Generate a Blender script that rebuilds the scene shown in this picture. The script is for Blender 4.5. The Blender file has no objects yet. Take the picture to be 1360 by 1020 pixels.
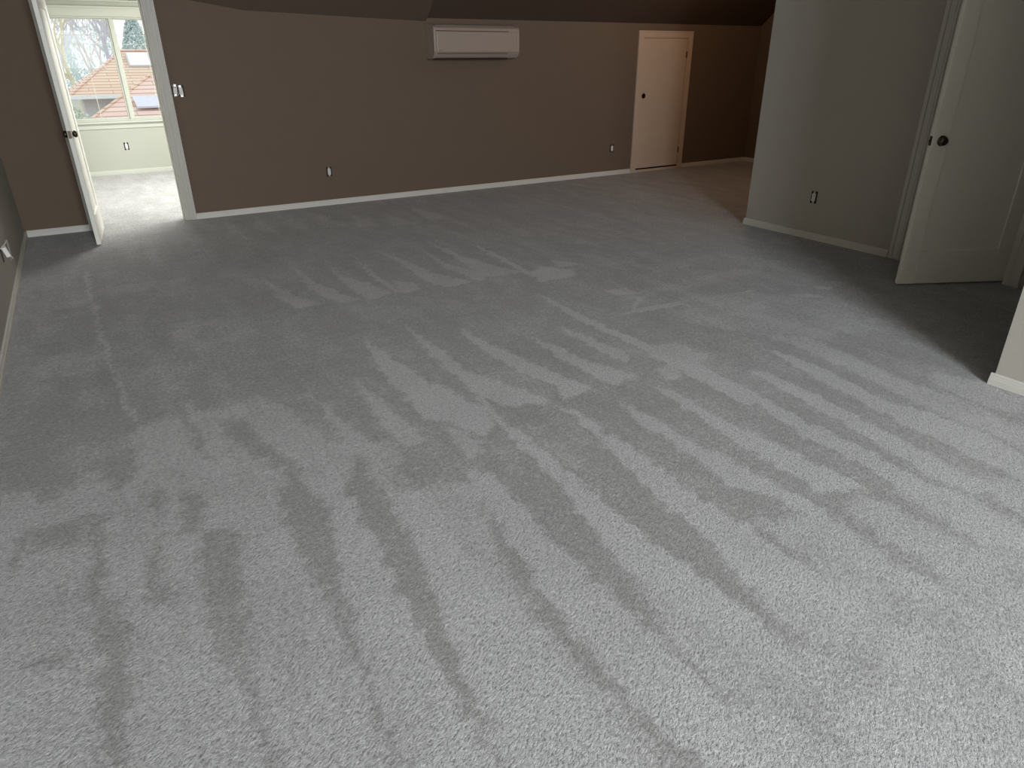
import bpy, bmesh, math, random
import numpy as np
from mathutils import Vector, Matrix
C = bpy.context.scene.collection
SC = bpy.context.scene
random.seed(7); np.random.seed(7)

# ------------------------------------------------------------ camera
F_PX, PITCH, ROLL, YAW, EYE = 907.5, 0.4431, -0.007, 0.5391, 1.5
def _dir(x, y, z):
    c, s = math.cos(ROLL), math.sin(ROLL)
    xc, yc, zc = c*x + s*y, -s*x + c*y, z
    cp, sp = math.cos(PITCH), math.sin(PITCH)
    Y, Z = zc*cp - yc*sp, -(zc*sp + yc*cp)
    return Vector((xc*math.cos(YAW) + Y*math.sin(YAW), -xc*math.sin(YAW) + Y*math.cos(YAW), Z))
_r, _u, _b = _dir(1, 0, 0), -_dir(0, 1, 0), -_dir(0, 0, 1)
cd = bpy.data.cameras.new('camera'); cam = bpy.data.objects.new('camera', cd); C.objects.link(cam)
M = Matrix((_r, _u, _b)).transposed().to_4x4(); M.translation = Vector((0, 0, EYE)); cam.matrix_world = M
cd.sensor_width = 36; cd.lens = 36*F_PX/1360; cd.clip_start = .02; cd.clip_end = 500
SC.camera = cam

# ------------------------------------------------------------ world, lights, exposure
w = bpy.data.worlds.new('overcast_sky'); SC.world = w; w.use_nodes = True
bgn = w.node_tree.nodes['Background']; bgn.inputs[0].default_value = (.93, .96, 1, 1); bgn.inputs[1].default_value = 1.25
def area(name, loc, rot, sx, sy, power, col):
    l = bpy.data.lights.new(name, 'AREA'); l.shape = 'RECTANGLE'; l.size = sx; l.size_y = sy; l.energy = power; l.color = col
    o = bpy.data.objects.new(name, l); C.objects.link(o); o.location = loc; o.rotation_euler = rot; return o
# daylight entering by the window behind the camera (wall_front) and by the side window of the far room
fl = area('daylight_front_window', (.45, -4.47, 2.2), (math.radians(82), 0, 0), 1.8, 1.75, 455, (.88, .94, 1.0)); fl.data.spread = math.radians(160)
area('daylight_side_window', (3.12, 10.0, 1.45), (0, math.radians(90), 0), 1.3, 2.2, 80, (1, .995, .97))
# added fill under the far room's solid ceiling, brightens its floor and doorway
area('far_room_fill', (1.5, 9.35, 2.535), (0, 0, 0), 1.7, 1.3, 150, (1, .995, .97))
# weak warm light added above the frame to lift the recess, without a fixture
warm_fill = bpy.data.lights.new('recess_fill', 'POINT'); warm_fill.energy = 36; warm_fill.color = (1, .62, .36); warm_fill.shadow_soft_size = .12
bo = bpy.data.objects.new('recess_fill', warm_fill); C.objects.link(bo); bo.location = (6.9, 5.9, 2.75)
SC.view_settings.view_transform = 'Standard'; SC.view_settings.look = 'None'
SC.view_settings.exposure = 0.0; SC.view_settings.gamma = 1; SC.view_settings.use_curve_mapping = False
SC.cycles.use_denoising = True; SC.cycles.max_bounces = 10; SC.cycles.diffuse_bounces = 6
SC.cycles.sample_clamp_indirect = 4

# ------------------------------------------------------------ materials
def mat(name, col, rough=.6, spec=.4, metal=0, var=.06, scale=30, bump=0, bscale=200, bdist=.001, coat=0):
    m = bpy.data.materials.new(name); m.use_nodes = True; nt = m.node_tree; N = nt.nodes; L = nt.links
    p = N['Principled BSDF']; p.inputs['Roughness'].default_value = rough; p.inputs['Metallic'].default_value = metal
    p.inputs['Specular IOR Level'].default_value = spec
    tc = N.new('ShaderNodeTexCoord'); nz = N.new('ShaderNodeTexNoise'); nz.inputs['Scale'].default_value = scale; nz.inputs['Detail'].default_value = 4
    L.new(tc.outputs['Object'], nz.inputs['Vector'])
    mx = N.new('ShaderNodeMix'); mx.data_type = 'RGBA'
    mx.inputs[6].default_value = tuple(c*(1-var) for c in col)+(1,); mx.inputs[7].default_value = tuple(min(1, c*(1+var)) for c in col)+(1,)
    L.new(nz.outputs['Fac'], mx.inputs[0]); L.new(mx.outputs[2], p.inputs['Base Color'])
    if bump:
        n2 = N.new('ShaderNodeTexNoise'); n2.inputs['Scale'].default_value = bscale; n2.inputs['Detail'].default_value = 3
        L.new(tc.outputs['Object'], n2.inputs['Vector'])
        b = N.new('ShaderNodeBump'); b.inputs['Strength'].default_value = bump; b.inputs['Distance'].default_value = bdist
        L.new(n2.outputs['Fac'], b.inputs['Height']); L.new(b.outputs['Normal'], p.inputs['Normal'])
    return m
wall_m = mat('dim_wall_paint', (.150, .108, .078), .85, .2, var=.04, scale=6, bump=.5, bscale=180, bdist=.002)  # the greige paint again, darkened and warmed for walls in dim light
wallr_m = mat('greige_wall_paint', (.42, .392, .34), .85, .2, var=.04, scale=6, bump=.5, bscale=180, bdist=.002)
flat_m = mat('flat_ceiling_paint', (.42, .40, .36), .9, .15)
ceil_m = mat('ceiling_paint', (.085, .058, .042), .9, .15, var=.04, scale=6, bump=.4, bscale=150)  # slope darkened and warmed the same way, its dimness put into the colour
trim_m = mat('trim_paint', (.60, .57, .52), .45, .4, var=.03, scale=12, bump=.15, bscale=90)
casing_m = mat('dim_casing_paint', (.47, .445, .39), .45, .4, var=.03, scale=12, bump=.15, bscale=90)  # same paint as the trim, darkened to carry the weaker light on the casing
door_m = mat('door_paint', (.80, .79, .70), .45, .4, var=.03, scale=8, bump=.15, bscale=80)
cream_m = mat('cream_door_paint', (.54, .42, .32), .5, .35, var=.05, scale=5, bump=.15, bscale=80)
sun_m = mat('pale_green_wall_paint', (.42, .43, .37), .85, .2, var=.02, scale=6)
suntrim_m = mat('pale_trim_paint', (.50, .51, .445), .5, .3, var=.02)
bronze_m = mat('aged_bronze', (.10, .08, .055), .32, .5, metal=.9, var=.3, scale=60)
steel_m = mat('zinc_plated_steel', (.45, .44, .42), .35, .5, metal=.8, var=.1)
white_p = mat('white_plastic', (.72, .68, .63), .4, .4, var=.02)
ac_m = mat('off_white_plastic', (.35, .28, .235), .38, .4, var=.02, scale=5)
acgrey_m = mat('grey_plastic', (.20, .17, .15), .5, .3, var=.05)
black_p = mat('dark_plastic', (.012, .011, .011), .5, .3)
slot_m = mat('slot_black', (.01, .01, .01), .7, .1)
wire_m = mat('white_cable_jacket', (.62, .60, .56), .5, .3)
copper_m = mat('copper_wire', (.6, .3, .16), .35, .5, metal=.9)
glass_m = bpy.data.materials.new('window_glass'); glass_m.use_nodes = True
_n = glass_m.node_tree.nodes; _l = glass_m.node_tree.links; _n.remove(_n['Principled BSDF'])
_t = _n.new('ShaderNodeBsdfTransparent'); _t.inputs[0].default_value = (.97, .98, .97, 1); _g = _n.new('ShaderNodeBsdfGlossy'); _g.inputs['Roughness'].default_value = .02
_f = _n.new('ShaderNodeFresnel'); _f.inputs[0].default_value = 1.3; _x = _n.new('ShaderNodeMixShader')
_k = _n.new('ShaderNodeMath'); _k.operation = 'MULTIPLY'; _k.inputs[1].default_value = .12; _l.new(_f.outputs[0], _k.inputs[0]); _l.new(_k.outputs[0], _x.inputs[0]); _l.new(_t.outputs[0], _x.inputs[1]); _l.new(_g.outputs[0], _x.inputs[2]); _l.new(_x.outputs[0], _n['Material Output'].inputs[0])

TUFT = 36; STROKE = -90
def carpet(name, attr=True):
    m = bpy.data.materials.new(name); m.use_nodes = True; nt = m.node_tree; N = nt.nodes; L = nt.links
    p = N['Principled BSDF']; p.inputs['Roughness'].default_value = .95; p.inputs['Specular IOR Level'].default_value = .08
    p.inputs['Sheen Weight'].default_value = .45; p.inputs['Sheen Roughness'].default_value = .6
    tc = N.new('ShaderNodeTexCoord')
    def noise(scale, detail=3, rough=.55, vec=None, dist=0):
        n = N.new('ShaderNodeTexNoise'); n.inputs['Scale'].default_value = scale; n.inputs['Detail'].default_value = detail
        n.inputs['Roughness'].default_value = rough; n.inputs['Distortion'].default_value = dist
        L.new(vec or tc.outputs['Object'], n.inputs['Vector']); return n.outputs['Fac']
    def math_(op, a, b, clamp=False):
        n = N.new('ShaderNodeMath'); n.operation = op; n.use_clamp = clamp
        for i, v in enumerate((a, b)):
            if isinstance(v, (int, float)): n.inputs[i].default_value = v
            else: L.new(v, n.inputs[i])
        return n.outputs[0]
    def rng(v, a, b, c=0, d=1, smooth=True):
        n = N.new('ShaderNodeMapRange'); n.interpolation_type = 'SMOOTHSTEP' if smooth else 'LINEAR'
        L.new(v, n.inputs[0])
        for i, q in enumerate((a, b, c, d)): n.inputs[i+1].default_value = q
        return n.outputs[0]
    if attr:
        at = N.new('ShaderNodeAttribute'); at.attribute_name = 'pile'; pile = at.outputs['Fac']
    else:
        v = N.new('ShaderNodeValue'); v.outputs[0].default_value = .5; pile = v.outputs[0]
    # soft, slightly ragged edges where the vacuum turned the pile
    mp0 = N.new('ShaderNodeMapping'); mp0.vector_type = 'TEXTURE'; mp0.inputs['Rotation'].default_value = (0, 0, math.radians(STROKE)); mp0.inputs['Scale'].default_value = (3.2, 1, 1)
    L.new(tc.outputs['Object'], mp0.inputs['Vector'])
    s = math_('ADD', pile, math_('MULTIPLY', math_('SUBTRACT', noise(5, 4, .6, mp0.outputs[0]), .5), 1.1))
    s = math_('ADD', s, math_('MULTIPLY', math_('SUBTRACT', noise(45, 6, .8), .5), 2.6))
    s = math_('ADD', s, math_('MULTIPLY', math_('SUBTRACT', noise(10, 4, .65), .5), .8))
    m0 = rng(s, .02, .98)
    # tuft structure: slanted, elongated tufts
    mp = N.new('ShaderNodeMapping'); mp.vector_type = 'TEXTURE'; mp.inputs['Rotation'].default_value = (0, 0, math.radians(TUFT)); mp.inputs['Scale'].default_value = (1.45, .85, 1)
    L.new(tc.outputs['Object'], mp.inputs['Vector'])
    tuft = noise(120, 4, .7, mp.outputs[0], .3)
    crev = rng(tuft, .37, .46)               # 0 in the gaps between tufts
    fib = noise(300, 2, .6); grain = noise(62, 6, .82)
    dark = (.270, .262, .256, 1); light = (.435, .427, .424, 1)
    mx = N.new('ShaderNodeMix'); mx.data_type = 'RGBA'; mx.inputs[6].default_value = dark; mx.inputs[7].default_value = light
    L.new(m0, mx.inputs[0])
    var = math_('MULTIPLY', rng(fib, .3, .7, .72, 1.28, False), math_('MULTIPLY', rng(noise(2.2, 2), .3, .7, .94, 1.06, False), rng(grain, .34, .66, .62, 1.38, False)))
    var = math_('MULTIPLY', var, math_('SUBTRACT', 1, math_('MULTIPLY', math_('SUBTRACT', 1, crev), math_('ADD', .28, math_('MULTIPLY', m0, .34)))))  # shade between the tufts, multiplied into the base colour
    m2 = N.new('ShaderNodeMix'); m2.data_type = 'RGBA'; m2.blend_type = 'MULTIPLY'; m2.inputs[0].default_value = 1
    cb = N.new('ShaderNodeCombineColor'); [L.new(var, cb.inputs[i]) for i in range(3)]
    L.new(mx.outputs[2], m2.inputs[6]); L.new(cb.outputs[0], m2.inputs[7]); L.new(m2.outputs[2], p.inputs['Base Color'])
    b = N.new('ShaderNodeBump'); b.inputs['Distance'].default_value = .006; L.new(math_('ADD', .42, math_('MULTIPLY', m0, .25)), b.inputs['Strength']); L.new(math_('ADD', .28, math_('MULTIPLY', m0, .22)), p.inputs['Sheen Weight'])
    L.new(math_('ADD', math_('MULTIPLY', rng(tuft, .3, .62), .8), math_('MULTIPLY', fib, .35)), b.inputs['Height'])
    L.new(b.outputs['Normal'], p.inputs['Normal'])
    return m
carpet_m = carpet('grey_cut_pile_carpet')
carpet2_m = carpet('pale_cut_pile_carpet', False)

# ------------------------------------------------------------ mesh helpers
def add_box(bm, x0, x1, y0, y1, z0, z1):
    vs = [bm.verts.new((x, y, z)) for x in (x0, x1) for y in (y0, y1) for z in (z0, z1)]
    for f in ((0,1,3,2), (4,6,7,5), (0,4,5,1), (2,3,7,6), (0,2,6,4), (1,5,7,3)): bm.faces.new([vs[i] for i in f])
def add_lathe(bm, prof, seg=20, mtx=None):       # prof: (r, h) along +z
    rings = []
    for r, h in prof:
        rings.append([bm.verts.new((mtx or Matrix()) @ Vector((r*math.cos(2*math.pi*i/seg), r*math.sin(2*math.pi*i/seg), h))) for i in range(seg)])
    for a, b in zip(rings, rings[1:]):
        for i in range(seg): bm.faces.new((a[i], a[(i+1) % seg], b[(i+1) % seg], b[i]))
    bm.faces.new(rings[0][::-1]); bm.faces.new(rings[-1])
def add_prism(bm, poly, axis, a0, a1):           # poly in the two other axes
    def P(u, v, a): return {'x': (a, u, v), 'y': (u, a, v), 'z': (u, v, a)}[axis]
    A = [bm.verts.new(P(u, v, a0)) for u, v in poly]; B = [bm.verts.new(P(u, v, a1)) for u, v in poly]
    n = len(poly)
    for i in range(n): bm.faces.new((A[i], A[(i+1) % n], B[(i+1) % n], B[i]))
    bm.faces.new(A[::-1]); bm.faces.new(B)
def add_tube(bm, pts, r0, r1=None, seg=6):
    r1 = r0 if r1 is None else r1; rings = []
    pts = [Vector(p) for p in pts]
    for i, p in enumerate(pts):
        t = (pts[min(i+1, len(pts)-1)] - pts[max(i-1, 0)]).normalized()
        a = t.orthogonal().normalized() if abs(t.z) > .9 else t.cross(Vector((0, 0, 1))).normalized()
        b = t.cross(a); r = r0 + (r1-r0)*i/(len(pts)-1)
        rings.append([bm.verts.new(p + r*(math.cos(2*math.pi*k/seg)*a + math.sin(2*math.pi*k/seg)*b)) for k in range(seg)])
    for a, b in zip(rings, rings[1:]):
        for i in range(seg): bm.faces.new((a[i], a[(i+1) % seg], b[(i+1) % seg], b[i]))
    bm.faces.new(rings[0][::-1]); bm.faces.new(rings[-1])
def obj(name, bm, m, parent=None, bevel=0, smooth=False, loc=None, rz=0):
    bmesh.ops.recalc_face_normals(bm, faces=bm.faces)
    me = bpy.data.meshes.new(name); bm.to_mesh(me); bm.free(); me.materials.append(m)
    o = bpy.data.objects.new(name, me); C.objects.link(o)
    if parent: o.parent = parent
    if loc: o.location = loc
    o.rotation_euler.z = rz
    if smooth:
        for f in me.polygons: f.use_smooth = True
    if bevel:
        b = o.modifiers.new('bevel', 'BEVEL'); b.width = bevel; b.segments = 2; b.limit_method = 'ANGLE'; b.harden_normals = False
    return o
def boxes(*bs):
    bm = bmesh.new()
    for b in bs: add_box(bm, *b)
    return bm
def tag(o, label, cat=None, group=None, kind=None):
    o['label'] = label
    if cat: o['category'] = cat
    if group: o['group'] = group
    if kind: o['kind'] = kind
    return o
def struct(name, bm, m, label, cat, bevel=0, parent=None):
    return tag(obj(name, bm, m, parent, bevel), label, cat, kind='structure')
def empty(name, loc, label, cat, group=None, kind=None, rz=0):
    o = bpy.data.objects.new(name, None); C.objects.link(o); o.location = loc; o.rotation_euler.z = rz; o.empty_display_size = .1
    return tag(o, label, cat, group, kind)
def copy_tree(o, parent=None):
    c = o.copy(); C.objects.link(c)
    if parent: c.parent = parent
    for ch in [k for k in bpy.data.objects if k.parent == o and k != c]: copy_tree(ch, c)
    return c

# vacuum-turned pile of the carpet, floor metres: (value, softness, outline)
PILE = [
 (0.72, 0.05, [(-0.725,3.103), (-0.415,2.762), (-0.289,2.834), (-0.039,3.224), (0.154,3.234), (0.463,3.229), (0.615,2.621), (0.738,2.584), (0.894,2.449), (0.760,2.128), (1.058,2.005), (1.057,1.669), (1.087,1.437), (1.284,1.529), (1.338,1.351), (1.511,1.390), (1.631,1.291), (1.772,1.281), (1.910,1.196), (2.042,1.169), (2.245,1.156), (2.413,1.111), (2.711,0.988), (3.009,0.805), (3.310,0.286), (1.509,-0.149), (-0.935,1.332)]),
 (0.12, 0.03, [(0.329,2.221), (0.457,2.574), (0.476,2.077), (0.444,1.854), (0.389,1.640), (0.354,1.421), (0.340,1.164), (0.331,0.997), (0.313,1.008), (0.309,1.171), (0.327,1.407), (0.322,1.681)]),
 (0.12, 0.03, [(0.578,2.239), (0.719,2.483), (0.700,2.164), (0.680,1.900), (0.662,1.698), (0.614,1.429), (0.586,1.280), (0.564,1.105), (0.531,0.941), (0.511,0.953), (0.512,1.123), (0.507,1.328), (0.511,1.588), (0.569,1.928)]),
 (0.12, 0.03, [(0.043,2.216), (0.141,2.231), (0.178,2.183), (0.126,1.879), (0.096,1.643), (0.082,1.426), (0.073,1.154), (0.050,1.169), (0.033,1.456), (0.015,1.676), (0.021,1.943)]),
 (0.12, 0.03, [(-0.273,2.580), (-0.223,2.549), (-0.246,2.086), (-0.206,1.895), (-0.217,1.620), (-0.249,1.372), (-0.279,1.390), (-0.279,1.529), (-0.274,1.814), (-0.288,2.112)]),
 (0.12, 0.04, [(-0.104,2.268), (-0.058,2.303), (-0.083,1.956), (-0.133,1.960)]),
 (0.12, 0.03, [(-0.456,2.572), (-0.298,2.563), (-0.304,2.396), (-0.450,2.424)]),
 (0.12, 0.03, [(-0.519,2.356), (-0.490,2.593), (-0.454,2.570), (-0.473,2.349)]),
 (0.12, 0.03, [(-0.452,1.867), (-0.368,1.887), (-0.361,1.845), (-0.446,1.836)]),
 (0.12, 0.03, [(0.037,2.560), (0.097,2.523), (0.047,2.239), (0.008,2.262)]),
 (0.12, 0.03, [(-0.073,2.628), (-0.050,2.614), (-0.046,2.430), (-0.075,2.447)]),
 (0.12, 0.04, [(-0.594,3.789), (-0.369,3.649), (-0.343,3.138), (-0.360,2.897), (-0.417,2.775), (-0.464,2.887), (-0.532,3.162), (-0.581,3.517)]),
 (0.12, 0.03, [(-0.283,3.153), (-0.083,2.985), (-0.120,2.730), (-0.174,2.708), (-0.264,2.956)]),
 (0.12, 0.03, [(-0.338,3.630), (-0.086,3.428), (-0.101,3.140), (-0.294,3.167), (-0.335,3.365)]),
 (0.12, 0.04, [(0.129,3.294), (0.209,3.113), (0.178,2.732), (0.136,2.843)]),
 (0.12, 0.04, [(0.277,3.088), (0.359,3.063), (0.469,2.546), (0.455,2.493), (0.391,2.553), (0.265,2.914)]),
 (0.12, 0.03, [(1.021,1.937), (1.080,1.706), (1.078,1.511), (1.044,1.278), (0.965,1.018), (0.939,0.812), (0.917,0.662), (0.865,0.694), (0.871,0.905), (0.847,1.084), (0.855,1.363), (0.924,1.652)]),
 (0.12, 0.04, [(1.332,2.106), (1.293,1.800), (1.261,1.543), (1.180,1.195), (1.136,1.024), (1.129,0.881), (1.145,0.767), (1.118,0.768), (1.087,0.884), (1.090,1.036), (1.084,1.215), (1.098,1.453), (1.126,1.678), (1.185,1.928)]),
 (0.12, 0.04, [(1.635,1.918), (1.605,1.701), (1.568,1.498), (1.554,1.304), (1.485,1.047), (1.434,0.900), (1.433,0.820), (1.406,0.850), (1.404,1.001), (1.382,1.134), (1.373,1.372), (1.376,1.594), (1.418,1.847), (1.531,2.056)]),
 (0.12, 0.04, [(2.011,1.419), (2.105,1.271), (2.085,1.089), (2.064,0.870), (2.044,0.749), (2.022,0.747), (1.993,0.852), (2.000,1.031), (2.010,1.199), (1.922,1.413)]),
 (0.12, 0.04, [(2.303,1.240), (2.353,1.089), (2.346,0.918), (2.310,0.764), (2.283,0.767), (2.281,0.892), (2.275,1.069), (2.252,1.240)]),
 (0.12, 0.04, [(2.612,1.050), (2.648,0.937), (2.618,0.772), (2.570,0.750), (2.587,0.906), (2.566,1.053)]),
 (0.12, 0.04, [(1.826,1.533), (1.764,1.210), (1.738,1.008), (1.727,0.871), (1.703,0.867), (1.679,0.985), (1.680,1.151), (1.680,1.338), (1.732,1.500)]),
 (0.5, 0.06, [(1.799,0.816), (1.955,0.780), (2.044,0.666), (1.904,0.572), (1.794,0.639), (1.729,0.748)]),
 (0.5, 0.06, [(1.511,0.762), (1.620,0.712), (1.548,0.632), (1.459,0.628), (1.446,0.709)]),
 (0.5, 0.06, [(2.327,0.722), (2.437,0.677), (2.201,0.570), (2.168,0.629)]),
 (0.5, 0.06, [(1.774,0.586), (1.843,0.481), (1.747,0.398), (1.648,0.458)]),
 (0.5, 0.06, [(1.273,0.742), (1.317,0.660), (1.237,0.558), (1.196,0.656)]),
 (0.95, 0.02, [(0.533,2.342), (0.595,2.354), (0.569,1.928), (0.548,1.649), (0.513,1.293), (0.500,0.960), (0.404,0.997), (0.402,1.191), (0.398,1.363), (0.393,1.564), (0.394,1.675), (0.463,1.993)]),
 (0.95, 0.02, [(0.740,2.081), (0.797,2.105), (0.834,2.011), (0.796,1.693), (0.794,1.319), (0.797,1.120), (0.792,0.927), (0.783,0.744), (0.545,0.889), (0.543,1.016), (0.592,1.292), (0.665,1.674)]),
 (0.95, 0.02, [(1.018,2.043), (1.088,2.110), (1.110,2.037), (1.100,1.753), (1.091,1.430), (1.097,1.181), (1.102,0.996), (1.085,0.801), (1.021,0.621), (0.931,0.676), (0.909,0.806), (0.890,0.931), (0.909,1.098), (0.930,1.367), (0.976,1.644)]),
 (0.95, 0.015, [(1.396,2.651), (1.409,2.614), (1.393,2.398), (1.400,2.214), (1.396,1.920), (1.376,1.594), (1.373,1.372), (1.412,1.116), (1.392,0.919), (1.348,0.753), (1.264,0.835), (1.228,1.090), (1.221,1.355), (1.262,1.553), (1.306,1.822), (1.332,2.106), (1.353,2.364)]),
 (0.95, 0.015, [(1.670,2.386), (1.745,2.294), (1.715,2.083), (1.725,1.944), (1.706,1.749), (1.713,1.554), (1.726,1.363), (1.710,1.151), (1.734,0.943), (1.729,0.784), (1.641,0.875), (1.501,1.061), (1.563,1.313), (1.575,1.505), (1.604,1.714), (1.635,1.918), (1.674,2.084)]),
 (0.95, 0.02, [(1.964,2.251), (1.991,2.071), (1.984,1.784), (2.007,1.625), (2.020,1.464), (2.042,1.169), (1.979,1.154), (1.924,1.382), (1.856,1.484), (1.877,1.624), (1.910,1.853), (1.904,2.065)]),
 (0.95, 0.015, [(2.231,2.314), (2.250,2.170), (2.244,1.959), (2.268,1.725), (2.277,1.515), (2.292,1.342), (2.300,1.193), (2.122,1.261), (2.131,1.315), (2.138,1.531), (2.153,1.749), (2.173,1.985)]),
 (0.95, 0.015, [(2.654,2.628), (2.612,2.319), (2.593,1.997), (2.551,1.665), (2.561,1.413), (2.550,1.183), (2.534,1.007), (2.403,1.105), (2.446,1.334), (2.435,1.575), (2.490,1.907), (2.533,2.190), (2.558,2.496)]),
 (0.95, 0.02, [(2.773,2.185), (2.848,2.150), (2.846,2.050), (2.821,1.787), (2.798,1.512), (2.768,1.316), (2.724,1.076), (2.731,0.916), (2.607,0.962), (2.605,1.111), (2.636,1.345), (2.699,1.573), (2.740,1.886)]),
 (0.95, 0.02, [(3.090,2.330), (3.135,2.212), (3.128,1.953), (3.053,1.615), (3.113,1.403), (3.129,1.185), (3.080,0.985), (2.872,0.889), (2.880,1.108), (2.902,1.398), (2.922,1.530), (2.983,1.847)]),
 (0.75, 0.03, [(3.256,2.578), (3.434,2.349), (3.424,2.007), (3.356,1.744), (3.365,1.549), (3.385,1.316), (3.331,1.100), (3.160,1.021), (3.147,1.305), (3.188,1.638), (3.246,1.960), (3.263,2.262)]),
 (0.75, 0.03, [(3.570,1.667), (3.680,1.489), (3.657,1.250), (3.471,1.164), (3.416,1.352), (3.423,1.574)]),
 (0.95, 0.015, [(1.765,3.602), (1.806,3.211), (1.854,2.935), (1.879,2.763), (1.940,2.453), (1.758,2.436), (1.802,2.559), (1.752,2.774), (1.723,3.041), (1.722,3.305)]),
 (0.95, 0.015, [(2.051,3.256), (2.098,2.989), (2.138,2.721), (2.222,2.449), (2.066,2.416), (2.047,2.492), (2.026,2.791), (2.033,3.016)]),
 (0.95, 0.015, [(2.304,3.280), (2.355,3.008), (2.378,2.696), (2.292,2.638), (2.270,2.895)]),
 (0.95, 0.01, [(2.553,3.914), (2.544,3.463), (2.545,3.083), (2.576,2.758), (2.553,2.439), (2.544,2.216), (2.538,1.953), (2.453,1.902), (2.458,2.173), (2.469,2.374), (2.504,2.695), (2.478,3.064), (2.476,3.402)]),
 (0.75, 0.02, [(2.516,2.755), (2.737,2.685), (2.750,2.477), (2.604,2.371), (2.473,2.524)]),
 (0.75, 0.015, [(2.370,2.470), (2.508,2.443), (2.422,2.324), (2.323,2.331)]),
 (0.95, 0.015, [(1.497,3.817), (1.514,3.184), (1.512,2.957), (1.624,2.649), (1.681,2.455), (1.488,2.490), (1.424,2.633), (1.384,2.591), (1.414,2.896), (1.419,3.132)]),
 (0.95, 0.015, [(1.203,3.728), (1.223,3.327), (1.280,2.904), (1.378,2.549), (1.334,2.400), (1.230,2.318), (1.179,2.513), (1.071,2.606), (1.105,2.920), (1.136,3.296)]),
 (0.75, 0.02, [(1.135,2.540), (1.204,2.374), (1.182,2.198), (1.099,2.178), (1.102,2.359)]),
 (0.75, 0.015, [(0.953,3.237), (0.975,2.931), (1.002,2.710), (1.010,2.393), (0.889,2.437), (0.899,2.686), (0.926,2.991)]),
 (0.75, 0.02, [(0.705,3.138), (0.748,2.822), (0.777,2.598), (0.812,2.253), (0.818,2.153), (0.744,2.328), (0.702,2.530), (0.704,2.850)]),
 (0.75, 0.03, [(0.473,3.272), (0.599,2.915), (0.615,2.621), (0.603,2.286), (0.535,2.359), (0.487,2.626), (0.455,2.961)]),
 (0.75, 0.02, [(0.156,3.419), (0.197,3.252), (0.208,2.799), (0.172,2.821)]),
 (0.75, 0.008, [(-0.127,4.472), (-0.111,4.259), (-0.082,3.718), (-0.056,3.277), (-0.078,3.273), (-0.108,3.682), (-0.147,4.217)]),
 (0.75, 0.008, [(-0.191,6.308), (-0.161,6.239), (-0.155,5.398), (-0.146,4.861), (-0.117,4.424), (-0.146,4.388), (-0.187,5.418)]),
 (0.75, 0.02, [(0.953,5.388), (1.069,4.807), (1.173,4.487), (1.007,4.481), (0.951,4.801)]),
 (0.75, 0.02, [(1.256,5.574), (1.290,4.967), (1.425,4.444), (1.288,4.434), (1.204,4.826)]),
 (0.75, 0.02, [(1.532,5.646), (1.520,5.030), (1.629,4.754), (1.679,4.464), (1.477,4.392), (1.447,4.780)]),
 (0.75, 0.008, [(1.776,5.577), (1.758,5.050), (1.748,4.463), (1.706,4.447), (1.701,4.963)]),
 (0.75, 0.02, [(1.794,4.763), (1.903,4.603), (1.894,4.434), (1.743,4.424)]),
 (0.75, 0.015, [(2.041,5.742), (2.107,5.115), (2.131,4.789), (2.283,4.386), (2.035,4.388), (2.004,4.677)]),
 (0.95, 0.006, [(2.846,5.591), (2.843,4.899), (2.800,4.317), (2.749,4.301), (2.774,4.830)]),
 (0.75, 0.015, [(2.548,5.887), (2.571,5.131), (2.651,4.690), (2.758,4.393), (2.493,4.415), (2.466,4.755)]),
 (0.75, 0.015, [(2.362,5.474), (2.363,4.899), (2.519,4.519), (2.344,4.370), (2.293,4.813)]),
 (0.95, 0.02, [(2.768,4.386), (2.961,4.467), (3.114,4.267), (3.042,4.116), (2.735,4.123)]),
 (0.75, 0.02, [(2.990,3.722), (3.150,3.664), (3.160,3.512), (3.004,3.570)]),
 (0.75, 0.02, [(3.127,4.605), (3.269,4.378), (3.039,4.366)]),
 (0.45, 0.03, [(1.447,7.725), (1.488,6.784), (1.333,7.037)]),
 (0.45, 0.03, [(1.759,7.665), (1.782,6.787), (1.602,6.942)]),
 (0.45, 0.03, [(2.057,7.616), (2.129,6.725), (1.884,6.801)]),
 (0.45, 0.03, [(2.359,7.325), (2.467,6.589), (2.213,6.630)]),
 (0.45, 0.03, [(2.704,7.346), (2.809,6.411), (2.537,6.503)]),
 (0.45, 0.03, [(3.059,7.373), (3.177,6.519), (2.913,6.601)]),
 (0.45, 0.03, [(1.144,7.740), (1.156,6.706), (0.994,6.916)]),
 (0.75, 0.008, [(2.723,3.230), (2.962,3.273), (3.361,3.227), (3.900,3.149), (3.854,3.095), (3.312,3.163), (2.929,3.204)]),
 (0.75, 0.006, [(2.877,3.272), (3.087,3.458), (3.192,3.532), (3.176,3.482), (2.963,3.290)]),
 (0.5, 0.05, [(3.325,3.308), (3.859,3.113), (4.133,2.704), (3.944,2.148), (3.530,2.261), (3.252,2.580), (3.037,2.869)]),
 (0.75, 0.02, [(3.575,2.960), (3.766,2.934), (3.654,2.820), (3.514,2.873)]),
 (0.75, 0.02, [(4.032,2.963), (4.218,2.826), (4.160,2.783), (3.999,2.904)]),
 (0.45, 0.04, [(2.920,3.466), (3.615,3.614), (4.464,3.568), (4.352,3.434), (3.491,3.407)]),
 (0.4, 0.04, [(3.702,4.050), (4.513,4.014), (4.703,3.469), (4.583,3.338), (4.227,3.825), (3.608,3.855)]),
 (0.75, 0.02, [(4.338,2.979), (4.460,2.881), (4.375,2.850), (4.284,2.907)]),
 (0.75, 0.02, [(4.010,2.341), (4.095,2.320), (4.012,2.291)]),
 (0.45, 0.06, [(-0.613,4.445), (-0.249,4.411), (-0.110,4.132), (-0.225,3.969), (-0.565,4.124)]),
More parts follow.
